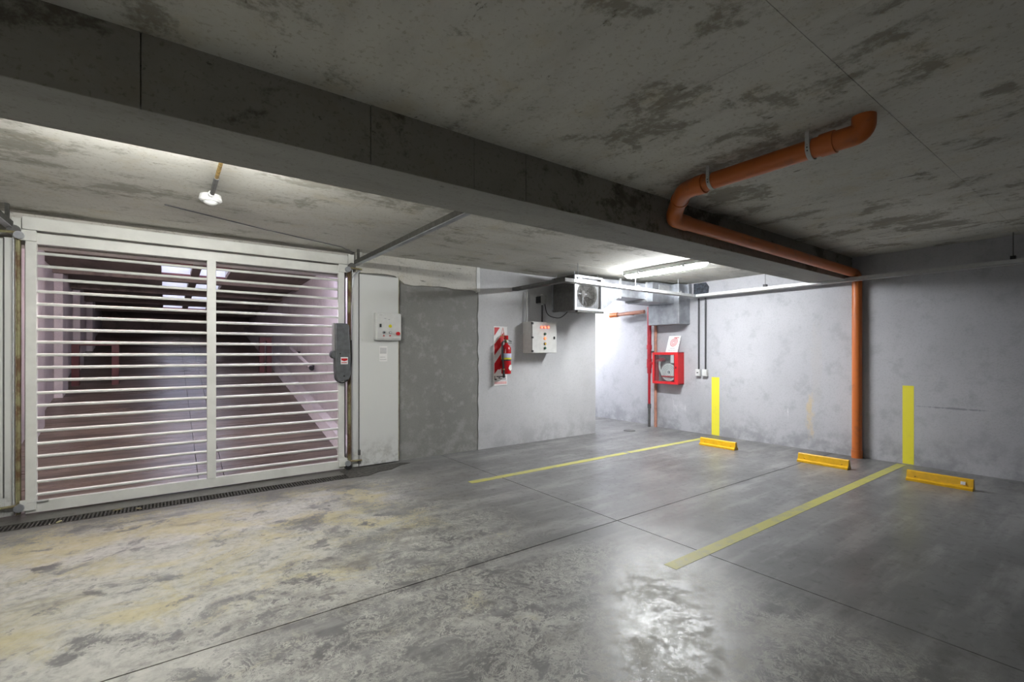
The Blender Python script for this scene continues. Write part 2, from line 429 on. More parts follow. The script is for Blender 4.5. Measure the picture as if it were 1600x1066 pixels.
# downstand beam with its formwork panels
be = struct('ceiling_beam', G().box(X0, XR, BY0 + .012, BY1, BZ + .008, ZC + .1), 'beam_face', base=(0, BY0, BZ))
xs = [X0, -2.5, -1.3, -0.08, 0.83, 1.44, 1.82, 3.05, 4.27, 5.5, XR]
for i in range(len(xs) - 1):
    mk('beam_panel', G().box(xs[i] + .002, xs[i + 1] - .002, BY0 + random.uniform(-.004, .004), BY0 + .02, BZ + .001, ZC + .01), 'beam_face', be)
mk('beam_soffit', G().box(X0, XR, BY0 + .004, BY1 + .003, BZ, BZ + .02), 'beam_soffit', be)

# walls
struct('wall_right', G().box(XR, XR + .25, Y0 - .2, YG, -.03, ZC + .1), 'wall_right')
struct('wall_passage', G().box(XR + .12, XR + .3, YG, YP + .2, -.03, ZB + .1), 'wall_right')
struct('wall_left', G().box(1.78, 3.53, YG + .005, YG + .2, -.03, ZB + .02), 'wall_plaster')
struct('wall_left', G().box(X0 - .2, -1.16, YG + .005, YG + .2, -.03, ZB + .02), 'wall_plaster')
edge = [(3.515 + random.uniform(-.014, .012), -.02 + i * 2.58 / 26) for i in range(27)]
wl = struct('wall_left', G().prism(edge + [(PX, 2.56), (PX, -.02)], 'y', YG - .006, YG + .2), 'wall_paint')
mk('paint_strip', G().prism([(3.470, 2.545), (3.52, 2.545), (3.525, 2.21), (3.478, 2.19), (3.462, 2.36)], 'y', YG - .036, YG + .02), 'white_plastic', wl)
lt = [(1.80, 2.545)]
for i in range(15):
    xx = 1.80 + i * 1.70 / 14
    lt.append((xx, (2.305 if xx < 2.36 else 2.215) + random.uniform(-.012, .012)))
lt.append((3.50, 2.545))
struct('trim_2', G().prism(lt, 'y', YG - .030, YG + .1), 'lintel')
struct('trim_1', G().box(-1.16, 1.78, YG + .12, YG + .30, 2.27, 2.72), 'lintel')      # gate lintel
struct('wall_passage', G().box(PX - .2, PX, YG + .2, YP, -.03, ZB + .02), 'wall_paint')
struct('wall_passage', G().box(PX - .2, 7.6, YP, YP + .2, -.03, ZB + .02), 'wall_paint')
struct('wall_back', G().box(X0 - .2, XR + .3, Y0 - .2, Y0, -.03, ZC + .1), 'wall_plain')
struct('wall_side', G().box(X0 - .2, X0, Y0, YG + .2, -.03, ZC + .1), 'wall_plain')

# ---------------------------------------------------------------- ramp behind the gate
RS = 0.205; RY0, RY1 = 5.80, 15.6
RXL, RXR = -1.30, 1.95
def rz(y): return max(0.0, (y - 5.95) * RS)
rf = struct('ramp', G().hexa([(RXL - .2, RY0, -.4), (RXR + .2, RY0, -.4), (RXR + .2, RY1, -.4), (RXL - .2, RY1, -.4), (RXL - .2, RY0, -.03), (RXR + .2, RY0, -.03), (RXR + .2, RY1, rz(RY1) - .03), (RXL - .2, RY1, rz(RY1) - .03)]), 'pit_dark', base=(0, RY0, -.4))
for a, b in ((RXL, 0.27), (0.276, 0.50), (0.506, RXR)):
    mk('ramp_slab', G().hexa([(a, RY0, -.06), (b, RY0, -.06), (b, RY1, rz(RY1) - .06), (a, RY1, rz(RY1) - .06), (a, RY0, 0), (b, RY0, 0), (b, RY1, rz(RY1)), (a, RY1, rz(RY1))]), 'ramp_floor', rf)
wr = struct('wall_ramp', G().box(RXL - .2, RXL, RY0, RY1, -.1, 3.2), 'ramp_wall')
struct('wall_ramp', G().box(RXR, RXR + .2, RY0, RY1, -.1, 3.2), 'ramp_wall')
struct('wall_ramp', G().box(RXL - .2, RXR + .2, RY1, RY1 + .2, -.1, 3.2), 'ramp_slab')
k0 = G()
k0.hexa([(RXR - .20, RY0 + .15, -.05), (RXR, RY0 + .15, -.05), (RXR, RY1, rz(RY1) - .1), (RXR - .20, RY1, rz(RY1) - .1),
         (RXR - .12, RY0 + .15, .16), (RXR, RY0 + .15, .16), (RXR, RY1, rz(RY1) + .13), (RXR - .12, RY1, rz(RY1) + .13)])
struct('trim_3', k0, 'ramp_wall')
for yy in (7.6, 9.3, 11.0, 12.7):
    mk('pilaster', G().box(RXL, RXL + .10, yy, yy + .45, rz(yy) - .05, 2.62), 'ramp_wall', wr, bevel=.01)
# ramp ceiling with light wells
def rc(y): return 2.66 - 0.034 * max(0, y - 7.4)
sk = [(-.06, .31), (.42, .79)]
rows = [(8.2, 9.1), (9.5, 10.5), (11.2, 12.1), (13.0, 13.9)]
g = G()
def slab(x0, x1, y0, y1, t=.30):
    g.hexa([(x0, y0, rc(y0)), (x1, y0, rc(y0)), (x1, y1, rc(y1)), (x0, y1, rc(y1)), (x0, y0, rc(y0) + t), (x1, y0, rc(y0) + t), (x1, y1, rc(y1) + t), (x0, y1, rc(y1) + t)])
slab(RXL - .2, sk[0][0], RY0, RY1); slab(sk[0][1], sk[1][0], RY0, RY1); slab(sk[1][1], RXR + .2, RY0, RY1)
py = RY0
for y0, y1 in rows + [(RY1, RY1)]:
    for a, b in sk: slab(a, b, py, y0)
    py = y1
cr = struct('ceiling_ramp', g, 'ramp_slab')
for yy in (9.3, 10.85, 12.55, 14.3):
    mk('ceiling_rib', G().box(RXL, RXR, yy - .08, yy + .08, rc(yy) - .10, rc(yy) + .02), 'ramp_slab', cr)
for ri, (y0, y1) in enumerate(rows):
    for ci, (a, b) in enumerate(sk):
        t = thing('skylight', ((a + b) / 2, (y0 + y1) / 2, rc((y0 + y1) / 2)), 'grated skylight in the ramp ceiling, ' + ('first', 'second', 'third', 'fourth')[ri] + ' row from the gate, ' + ('pilaster side', 'kerb side')[ci], 'skylight', 'skylights over the ramp')
        e = .012; z0, z1 = rc(y0), rc(y1)
        fr = G().hexa([(a - .02, y0 - .02, z0 - .03), (b + .02, y0 - .02, z0 - .03), (b + .02, y0 + .03, z0 - .03), (a - .02, y0 + .03, z0 - .03), (a - .02, y0 - .02, z0 - .002), (b + .02, y0 - .02, z0 - .002), (b + .02, y0 + .03, z0 - .002), (a - .02, y0 + .03, z0 - .002)])
        mk('frame', fr, 'dark_red', t); fr = G()
        fr.hexa([(a - .02, y1 - .03, z1 - .03), (b + .02, y1 - .03, z1 - .03), (b + .02, y1 + .02, z1 - .03), (a - .02, y1 + .02, z1 - .03), (a - .02, y1 - .03, z1 - .002), (b + .02, y1 - .03, z1 - .002), (b + .02, y1 + .02, z1 - .002), (a - .02, y1 + .02, z1 - .002)])
        mk('frame', fr, 'dark_red', t)
        gb = G(); n = 13
        for i in range(n):
            x = a + .02 + (b - a - .04) * i / (n - 1)
            gb.hexa([(x - .004, y0, z0 + .27), (x + .004, y0, z0 + .27), (x + .004, y1, z1 + .27), (x - .004, y1, z1 + .27), (x - .004, y0, z0 + .285), (x + .004, y0, z0 + .285), (x + .004, y1, z1 + .285), (x - .004, y1, z1 + .285)])
        mk('grating', gb, 'copper_pipe', t)
        mk('well_lining', G().box(a - .004, b + .004, y1 - .006, y1 + .004, z1 + .004, z1 + .55).box(a - .006, a + .004, y0, y1, z0, z0 + .55).box(b - .004, b + .006, y0, y1, z0, z0 + .55), 'white_plastic', t)
# red steel bollard frames on the ramp and a handrail
def frame_at(xa, xb, yy, label):
    t = thing('steel_frame', ((xa + xb) / 2, yy, rz(yy)), label, 'frame')
    zt = rz(yy) + .72
    mk('post', G().box(xa, xa + .09, yy - .05, yy + .05, rz(yy) - .05, zt - .08), 'dark_red', t)
    mk('post', G().box(xb - .09, xb, yy - .05, yy + .05, rz(yy) - .05, zt - .08), 'dark_red', t)
    mk('crossbar', G().box(xa, xb, yy - .05, yy + .05, zt - .08, zt), 'dark_red', t)
frame_at(-1.19, -.62, 10.0, 'dark red steel frame standing against the pilastered ramp wall')
frame_at(1.50, 1.72, 10.6, 'narrow dark red steel frame standing by the ramp kerb')
t = thing('handrail', (1.85, 8.5, 1.2), 'short pale sloping handrail on the ramp wall', 'handrail')
mk('bar', G().tube([(1.85, 7.9, 1.12), (1.85, 9.4, 1.44)], .03, 10), 'ramp_wall', t, smooth=40)
mk('end_cap', G().tube([(1.85, 7.84, 1.107), (1.85, 7.9, 1.12)], .036, 10), 'black', t, smooth=40)
mk('bracket', G().box(1.84, 1.949, 8.1, 8.14, 1.12, 1.17), 'black', t); mk('bracket', G().box(1.84, 1.949, 9.1, 9.14, 1.33, 1.38), 'black', t)
def strip_lamp(name, x0, x1, y0, y1, z, mat, label, group=None, axis='y', tube_r=.035, body='white_plastic', depth=.05):
    t = thing(name, ((x0 + x1) / 2, (y0 + y1) / 2, z), label, 'lamp', group)
    mk('housing', G().box(x0, x1, y0, y1, z, z + depth), body, t, bevel=.006)
    r = tube_r
    if axis == 'y':
        xm = (x0 + x1) / 2; mk('tube', G().tube([(xm, y0 + .03, z - r * .6), (xm, y1 - .03, z - r * .6)], r, 14), mat, t, smooth=40)
    else:
        ym = (y0 + y1) / 2; mk('tube', G().tube([(x0 + .03, ym, z - r * .6), (x1 - .03, ym, z - r * .6)], r, 14), mat, t, smooth=40)
    return t
strip_lamp('ramp_fill_lamp', -1.0, 0.2, 6.10, 6.18, 2.59, 'fill_ramp_pink', 'unseen pinkish fill lamp added above the foot of the ramp', axis='x', depth=.07)  # both ramp lamps are added out of sight to brighten and tint the walls
strip_lamp('ramp_fill_lamp', 0.7, 1.85, 6.10, 6.18, 2.59, 'fill_ramp_blue', 'unseen bluish fill lamp added above the foot of the ramp', axis='x', depth=.07)
# litter on the ramp
tag(mk('paper_scrap', G().hexa([(.80, 7.35, rz(7.35) + .001), (.90, 7.33, rz(7.33) + .001), (.93, 7.42, rz(7.42) + .001), (.84, 7.44, rz(7.44) + .001), (.80, 7.35, rz(7.35) + .006), (.90, 7.33, rz(7.33) + .012), (.93, 7.42, rz(7.42) + .006), (.84, 7.44, rz(7.44) + .02)]), 'paper'), 'small white paper scrap lying on the ramp', 'litter')

# ---------------------------------------------------------------- sliding overhead gate
GY0, GY1 = 5.545, 5.595
gate = thing('garage_gate', (.36, 5.57, 0.0), 'white overhead garage gate of horizontal tubes closing the ramp', 'gate')
GX0, GX1 = -0.945, 1.665
mk('header', G().box(-.962, 1.70, 5.53, 5.62, 2.379, 2.485), 'gate_white', gate, bevel=.004)
mk('top_rail', G().box(GX0, GX1, GY0, GY1, 2.268, 2.361), 'gate_white', gate, bevel=.004)
mk('bottom_rail', G().box(GX0, GX1, GY0, GY1, 0.012, 0.105), 'gate_white', gate, bevel=.004)
mk('stile', G().box(GX0, -0.877, GY0 - .001, GY1, .1, 2.27), 'gate_white', gate, bevel=.004)
mk('stile', G().box(1.597, GX1, GY0 - .001, GY1, .1, 2.27), 'gate_white', gate, bevel=.004)
mk('mullion', G().box(.325, .402, GY0 - .003, GY1, .1, 2.27), 'gate_white', gate, bevel=.004)
zs = [2.193 - i * (2.193 - .157) / 19 for i in range(20)]
sl = None
for (a, b) in ((-.88, .33), (.398, 1.60)):
    sl = None
    for z in zs:
        if sl is None:
            sl = mk('slat', G().tube([(a, 5.57, z), (b, 5.57, z)], .0135, 10), 'gate_white', gate, smooth=50); z0 = z
        else: sub('slat', sl, (0, 0, z - z0), gate)
def hinge(x, z, s):
    h = mk('roller_bracket', G().box(x - .05, x + .05, GY0 - .022, GY0 + .002, z - .045, z + .045).box(min(x + s * .03, x + s * .065), max(x + s * .03, x + s * .065), GY0 - .03, GY0 - .002, z - .02, z + .02), 'gate_white', gate, bevel=.004)
    mk('roller', G().tube([(x + s * .05, GY0 - .05, z - .01), (x + s * .05, GY0 + .0, z - .01)], .032, 16), 'galv', h, smooth=40)
    mk('axle', G().tube([(x + s * .05, GY0 - .035, z + .012), (x + s * .21, GY0 - .035, z + .006)], .011, 8), 'rust_track', h, smooth=40)
for z in (.085, 2.33):
    hinge(GX0 + .02, z, -1); hinge(GX1 - .02, z, 1)
mk('brace', G().prism([(1.60, .20), (1.63, .20), (1.70, .10), (1.67, .10)], 'y', GY0 - .012, GY0 - .002), 'gate_white', gate)
mk('bottom_bolt', G().tube([(-.93, GY0 - .014, .105), (-.80, GY0 - .014, .11)], .009, 8), 'strap_white', gate)

def side_panel(x0, xf, x1, label):
    """folded sheet-metal cladding of the counterweight"""
    t = thing('side_cladding', ((x0 + x1) / 2, 5.56, 0), label, 'cladding')
    a, b = (x0, xf) if x0 < xf else (xf, x0)
    mk('narrow_sheet', G().box(a, b - .003, 5.548, 5.584, .012, 2.30), 'panel_white', t, bevel=.003)
    a, b = (xf, x1) if xf < x1 else (x1, xf)
    mk('wide_sheet', G().box(a + .003, b, 5.540, 5.584, .012, 2.285), 'panel_white', t, bevel=.003)
    return t
tp = side_panel(1.755, 1.832, 2.325, 'tall white sheet metal cladding beside the gate carrying the push button box')
mk('edge_strip', G().box(2.325, 2.332, 5.538, 5.584, .03, 2.285), 'rust_track', tp)
mk('rod', G().tube([(1.832, 5.535, .17), (1.832, 5.535, 2.29)], .004, 6), 'galv_dull', tp)
mk('rod_stop', G().box(1.818, 1.846, 5.515, 5.542, .05, .10), 'galv_dull', tp); mk('rod_stop', G().box(1.82, 1.844, 5.52, 5.542, .15, .21), 'galv_dull', tp)
tp = side_panel(-1.005, -1.068, -1.70, 'tall white sheet metal cladding on the hose-free side of the gate')
tp['label'] = 'tall plain white sheet metal cladding beside the gate, without any box'
mk('rod', G().tube([(-1.066, 5.535, .17), (-1.066, 5.535, 2.29)], .005, 6), 'galv_dull', tp)
def track(x, s, label):
    t = thing('gate_track', (x, 5.57, 0), label, 'track')
    mk('channel', G().box(x - .009, x + .009, 5.555, 5.60, .012, 2.40).box(x + s * .010 - .003, x + s * .010 + .003, 5.53, 5.60, .012, 2.40), 'rust_track', t)
    mk('guide_plate', G().box(x - s * .036 - .004, x - s * .036 + .004, 5.585, 5.635, .012, 2.30), 'dark_rubber', t)
    mk('cable', G().tube([(x + s * .026, 5.522, .12), (x + s * .026, 5.522, 2.38)], .0045, 6), 'galv_bright', t)
    mk('pulley', G().tube([(x + s * .02, 5.515, 2.36), (x + s * .02, 5.535, 2.36)], .042, 16), 'galv_dull', t, smooth=40)
    mk('head_bracket', G().box(x - .02, x + .05 * s if s > 0 else x - .02 + .001, 5.53, 5.60, 2.33, 2.50) if s > 0 else G().box(x - .04, x + .018, 5.548, 5.60, 2.36, 2.47), 'gate_white', t, bevel=.003)
    return t
tr = track(1.722, 1, 'rusty vertical gate track between gate and push button cladding')
mk('foot_weight', G().tube([(1.70, 5.50, .03), (1.70, 5.56, .03)], .035, 14), 'black', tr, smooth=40)
mk('hanger_plate', G().box(1.80, 1.875, 5.52, 5.535, 2.385, 2.50).box(1.825, 1.86, 5.52, 5.535, 2.49, 2.54), 'gate_white', tr)
mk('bow', G().tube(bend([(1.748, 5.53, 2.12), (1.755, 5.53, 2.25), (1.86, 5.53, 2.34)], .12), .010, 8), 'galv', tr, smooth=40)
track(-.985, -1, 'yellowed vertical gate track beside the plain cladding')
def rail(x, s, label):
    t = thing('ceiling_rail', (x, 4.2, 2.40), label, 'rail')
    mk('angle_web', G().box(x - .006, x + .006, 2.78, 5.56, 2.385, 2.435), 'rail_steel', t)
    mk('angle_flange', G().box(x - .006 if s > 0 else x - .042, x + .042 if s > 0 else x + .006, 2.78, 5.56, 2.378, 2.386), 'galv', t)
    mk('hanger', G().box(x - .012, x + .012, 2.85, 2.88, 2.43, ZB + .003), 'rail_steel', t); mk('hanger', G().box(x - .012, x + .012, 5.38, 5.41, 2.43, ZB + .003), 'rail_steel', t)
rail(1.775, 1, 'dark steel overhead rail running from the rusty gate track to the beam')
rail(-1.02, -1, 'dark steel overhead rail running from the yellowed gate track to the beam')
# opener motor on the gate stile
t = thing('gate_opener', (1.61, 5.50, 1.0), 'grey gate opener motor mounted upright on the gate stile', 'motor')
mk('cover', G().prism([(1.535, 1.69), (1.665, 1.69), (1.69, 1.665), (1.705, 1.30), (1.705, 1.10), (1.69, 1.05), (1.575, 1.02), (1.545, 1.06), (1.535, 1.20)], 'y', 5.44, 5.545), 'motor_grey', t, bevel=.012)
mk('gear_bulge', G().tube([(1.540, 5.45, 1.335), (1.540, 5.545, 1.335)], .048, 20), 'motor_grey', t, smooth=40, bevel=.004)
mk('side_channel', G().box(1.522, 1.556, 5.47, 5.545, 1.36, 1.692), 'box_side', t, bevel=.004)
mk('label_plate', G().box(1.592, 1.672, 5.437, 5.441, 1.225, 1.305), 'paper', t)
mk('label_mark', G().prism([(1.598, 1.290), (1.666, 1.290), (1.666, 1.270), (1.632, 1.258), (1.598, 1.270)], 'y', 5.4355, 5.438).box(1.60, 1.66, 5.4355, 5.438, 1.238, 1.246), 'sign_red', t)
mk('cable', G().tube(bend([(1.555, 5.50, 1.20), (1.535, 5.47, 1.05), (1.62, 5.47, 1.0), (1.70, 5.49, 1.05), (1.735, 5.505, 1.25), (1.732, 5.505, 1.50)], .08), .008, 8), 'black', t, smooth=40)
mk('screw', G().tube([(1.585, 5.434, 1.345), (1.585, 5.442, 1.345)], .008, 8), 'black', t); mk('screw', G().tube([(1.63, 5.434, 1.09), (1.63, 5.442, 1.09)], .010, 8), 'black', t)

# drain grate
dg = thing('drain_grate', (-.3, 5.22, 0), 'dark iron drain grate across the floor before the gate', 'grate')
mk('channel', G().box(DX0, DX1, DR0 + .001, DR1 - .001, -.029, -.024), 'pit_dark', dg)
mk('frame', G().box(DX0, DX1, DR0 + .001, DR0 + .013, -.024, .002).box(DX0, DX1, DR1 - .013, DR1 - .001, -.024, .002), 'grate_iron', dg)
b0 = None
n = int((DX1 - DX0 - .02) / .0255)
for i in range(min(n, 299)):
    x = DX1 - .02 - i * .0255
    if b0 is None: b0 = mk('grate_bar', G().box(x - .0055, x + .0055, DR0 + .013, DR1 - .013, -.02, .001), 'grate_iron', dg); xb = x
    else: sub('grate_bar', b0, (x - xb, 0, 0), dg)
pts = [(1.60, 5.13), (1.80, 5.11), (1.95, 5.21), (2.10, 5.22), (2.28, 5.36), (2.42, 5.40), (2.33, 5.47), (2.0, 5.50), (1.60, 5.50)]
tag(mk('dark_patch', G().prism(pts, 'z', .0, .004), 'grate_iron'), 'dark irregular patch at the end of the drain grate', 'patch')  # flat dark patch beside the drain end

for k, (x, yy, a) in enumerate(((-.335, 5.27, .3), (-.69, 5.17, 1.2), (-.19, 5.20, 2.2))):
    c, s_ = math.cos(a), math.sin(a); g = G()
    pts = [(-.035, 0), (-.012, .014), (.015, .013), (.038, .001), (.012, -.013), (-.014, -.011)]
    g.prism([(x + p * c - q * s_, yy + p * s_ + q * c) for p, q in pts], 'z', .002, .006)
    tag(mk('leaf', g, 'rust_track'), 'dry yellow leaf lying on the drain grate', 'leaf', 'dry leaves on the drain')
tag(mk('cable', G().tube([(-.01, 4.66, 2.534), (.75, 5.02, 2.533), (1.57, 5.34, 2.532), (1.74, 5.42, 2.50)], .0045, 6), 'conduit_dark'), 'thin dark cable clipped to the ceiling, running to the rusty gate track', 'cable')
# push button box and notice on the cladding
t = thing('button_box', (2.165, 5.53, 1.50), 'white push button box with red and yellow buttons on the cladding', 'control box')
mk('body', G().box(2.005, 2.33, 5.475, 5.540, 1.505, 1.835), 'white_plastic', t, bevel=.012)
mk('cover', G().box(2.022, 2.325, 5.462, 5.478, 1.522, 1.826), 'white_plastic', t, bevel=.005)
def disc(name, x, z, r, y, d, mat, p, n=20): return mk(name, G().tube([(x, y, z), (x, y - d, z)], r, n), mat, p, smooth=40)
disc('emergency_button', 2.278, 1.588, .022, 5.462, .03, 'sign_red', t)
disc('yellow_button', 2.185, 1.677, .020, 5.462, .006, 'yellow_sticker', t)
disc('push_button', 2.105, 1.598, .017, 5.462, .016, 'galv', t); disc('push_button', 2.183, 1.598, .017, 5.462, .016, 'galv', t)
disc('button_centre', 2.105, 1.598, .008, 5.446, .006, 'black', t); disc('button_centre', 2.183, 1.598, .010, 5.446, .006, 'white_plastic', t)
mk('arrow_mark', G().prism([(2.092, 1.553), (2.118, 1.553), (2.105, 1.571)], 'y', 5.459, 5.463).prism([(2.170, 1.568), (2.196, 1.568), (2.183, 1.550)], 'y', 5.459, 5.463), 'sign_red', t)
mk('key_lock', G().box(2.052, 2.074, 5.452, 5.463, 1.66, 1.70), 'black', t, bevel=.003)
mk('print_lines', G().box(2.05, 2.085, 5.460, 5.463, 1.805, 1.809).box(2.11, 2.135, 5.460, 5.463, 1.765, 1.771).box(2.16, 2.18, 5.460, 5.463, 1.752, 1.758), 'print_grey', t)
t = thing('notice', (2.125, 5.537, 1.245), 'small white printed notice stuck under the push button box', 'notice')
mk('sheet', G().box(2.075, 2.177, 5.5365, 5.5395, 1.25, 1.437), 'paper', t)
g = G()
for i in range(5): g.box(2.085, 2.167, 5.535, 5.537, 1.405 - i * .0145, 1.412 - i * .0145)
g.box(2.085, 2.165, 5.535, 5.537, 1.272, 1.276).box(2.085, 2.15, 5.535, 5.537, 1.300, 1.304)
mk('print', g, 'print_grey', t)

# ---------------------------------------------------------------- things on the painted wall
WY = YG - .006
t = thing('extinguisher_sign', (3.885, WY, .88), 'tall red and white striped board behind the fire extinguisher', 'sign')
bx0, bx1, bz0, bz1 = 3.768, 4.005, .885, 1.735
mk('board', G().box(bx0, bx1, WY - .006, WY, bz0, bz1), 'paper', t)
y = WY - .0085
def pr(pts, mat, name): return mk(name, G().prism(pts, 'y', y, WY - .0055), mat, t)
l, r_ = bx0 + .012, bx1 - .012
pr([(l, 1.72), (l + .095, 1.72), (l, 1.60)], 'sign_red', 'stripe')
pr([(l, 1.48), (l + .16, 1.68 - .03), (l + .16, 1.50), (l, 1.32)], 'sign_red', 'stripe')
pr([(l, 1.20), (l + .20, 1.45), (l + .20, 1.28), (l, 1.05)], 'sign_red', 'stripe')
pr([(l + .06, 1.115), (r_, 1.40), (r_, 1.22), (l + .10, 1.115)], 'sign_red', 'stripe')
pr([(3.888, 1.60), (3.902, 1.60), (3.928, 1.70), (3.954, 1.60), (3.968, 1.60), (3.935, 1.72), (3.921, 1.72)], 'print_pink', 'letter')
mk('pictogram', G().box(l, l + .012, y, WY - .0055, .975, 1.025).box(l, l + .04, y, WY - .0055, .965, .982).box(l + .035, r_ - .02, y, WY - .0055, 1.008, 1.020).box(l + .10, r_ - .01, y, WY - .0055, .970, .980).box(l + .07, l + .10, y, WY - .0055, .985, 1.0).box(l, r_, y, WY - .0055, .950, .954), 'print_black', t)
mk('caption_box', G().box(l, r_, y, WY - .0055, .905, .940), 'print_pink', t)
ex = (3.925, WY - .095)
t = thing('fire_extinguisher', (ex[0], ex[1], 1.05), 'red fire extinguisher with black hose hanging on the striped board', 'extinguisher')
prof = [(1.052, .060), (1.060, .070), (1.40, .070), (1.43, .064), (1.46, .045), (1.475, .026), (1.50, .024)]
mk('cylinder', G().tube([(ex[0], ex[1], p[0]) for p in prof], [p[1] for p in prof], 28), 'ext_red', t, smooth=50)
mk('label_band', G().tube([(ex[0], ex[1], 1.262), (ex[0], ex[1], 1.345)], .0712, 28, caps=False), 'label_blue', t, smooth=50)
mk('label_band_yellow', G().tube([(ex[0], ex[1], 1.262), (ex[0], ex[1], 1.285)], .0718, 28, caps=False), 'yellow_sticker', t, smooth=50)
mk('strap', G().tube([(ex[0], ex[1], 1.242), (ex[0], ex[1], 1.260)], .0725, 28, caps=False).box(ex[0] - .02, ex[0] + .02, ex[1] + .06, WY - .006, 1.242, 1.26), 'black', t, smooth=50)
mk('lower_label', G().prism([(3.915, 1.14), (3.935, 1.18), (3.965, 1.185), (3.97, 1.12), (3.945, 1.10), (3.92, 1.125)], 'y', ex[1] - .0735, ex[1] - .055), 'paper', t)
v = mk('valve', G().box(ex[0] - .022, ex[0] + .022, ex[1] - .02, ex[1] + .02, 1.495, 1.54), 'brass', t, bevel=.005)
mk('gauge', G().tube([(ex[0] + .006, ex[1] - .02, 1.518), (ex[0] + .006, ex[1] - .032, 1.518)], .017, 16), 'galv_bright', v, smooth=40)
mk('lever', G().hexa([(ex[0] - .02, ex[1] - .012, 1.54), (ex[0] + .09, ex[1] - .012, 1.512), (ex[0] + .09, ex[1] + .012, 1.512), (ex[0] - .02, ex[1] + .012, 1.54), (ex[0] - .02, ex[1] - .012, 1.56), (ex[0] + .09, ex[1] - .012, 1.525), (ex[0] + .09, ex[1] + .012, 1.525), (ex[0] - .02, ex[1] + .012, 1.56)]).box(ex[0] + .0, ex[0] + .09, ex[1] - .01, ex[1] + .01, 1.49, 1.50), 'galv_dull', t)
mk('valve_cap', G().tube([(ex[0] - .005, ex[1], 1.548), (ex[0] - .005, ex[1], 1.602)], .034, 18), 'ext_red', t, smooth=40)
mk('hook', G().tube(bend([(ex[0] - .04, WY - .004, 1.60), (ex[0] - .04, ex[1], 1.60), (ex[0] - .03, ex[1], 1.54)], .03), .006, 8), 'brass', t, smooth=40)
mk('hose', G().tube(bend([(ex[0] - .02, ex[1], 1.52), (ex[0] - .085, ex[1] - .02, 1.51), (ex[0] - .082, ex[1] - .03, 1.25), (ex[0] - .066, ex[1] - .035, 1.03)], .05), .013, 10), 'black', t, smooth=40)
mk('nozzle', G().tube([(ex[0] - .068, ex[1] - .035, 1.06), (ex[0] - .064, ex[1] - .035, 1.00)], [.016, .022], 12), 'black', t, smooth=40)
mk('hose_clip', G().tube([(ex[0] - .075, ex[1] - .06, 1.12), (ex[0] - .075, ex[1] - .02, 1.12)], .010, 8), 'brass', t)

t = thing('electrical_cabinet', (4.53, 5.46, 1.35), 'grey wall cabinet with red and green indicator lamps', 'control box')
mk('body', G().box(4.295, 4.77, 5.368, WY, 1.352, 1.805), 'box_grey', t, bevel=.005)
mk('door', G().box(4.298, 4.768, 5.346, 5.366, 1.355, 1.802), 'box_grey', t, bevel=.005)
for z in (1.38, 1.58, 1.785): mk('hinge', G().box(4.290, 4.318, 5.340, 5.36, z - .014, z + .014), 'black', t, bevel=.003)
mk('lock', G().box(4.705, 4.73, 5.332, 5.347, 1.56, 1.60), 'black', t, bevel=.004)
for x in (4.465, 4.53, 4.595):
    p = disc('lamp_bezel', x, 1.735, .022, 5.347, .008, 'print_pink', t); disc('lamp_lens', x, 1.735, .016, 5.34, .014, 'red_led', p)
for z, m in ((1.635, 'green_led'), (1.57, 'red_led'), (1.49, 'amber'), (1.425, 'green_led')):
    p = disc('lamp_bezel', 4.535, z, .022, 5.347, .008, 'amber' if m == 'red_led' else 'galv_dull', t); disc('lamp_lens', 4.535, z, .015, 5.34, .014, m, p)
mk('print_lines', G().box(4.47, 4.50, 5.344, 5.347, 1.632, 1.635).box(4.47, 4.50, 5.344, 5.347, 1.568, 1.571).box(4.47, 4.50, 5.344, 5.347, 1.488, 1.491), 'amber', t)
mk('roof_seam', G().box(4.293, 4.772, 5.343, WY, 1.802, 1.812), 'box_grey', t)
tag(mk('conduit', G().tube([(4.33, 5.52, 1.815), (4.335, 5.52, 2.265)], .012, 10), 'box_grey', smooth=40), 'thin grey conduit rising from the indicator cabinet to the tray', 'conduit')
t = thing('junction_box', (4.62, 5.52, 1.95), 'small grey junction box between indicator cabinet and tray', 'junction box')
mk('body', G().box(4.565, 4.675, 5.47, WY, 2.10, 2.23), 'box_side', t, bevel=.006)
mk('side_plate', G().box(4.548, 4.562, 5.47, WY, 2.11, 2.21), 'black', t)
mk('gland', G().tube([(4.62, 5.51, 2.085), (4.62, 5.51, 2.105)], .018, 12).tube([(4.62, 5.51, 2.228), (4.62, 5.51, 2.245)], .02, 12), 'white_plastic', t)
tag(mk('conduit', G().tube([(4.62, 5.51, 1.815), (4.62, 5.51, 2.085)], .014, 10), 'conduit_dark', smooth=40), 'short black conduit between indicator cabinet and junction box', 'conduit')

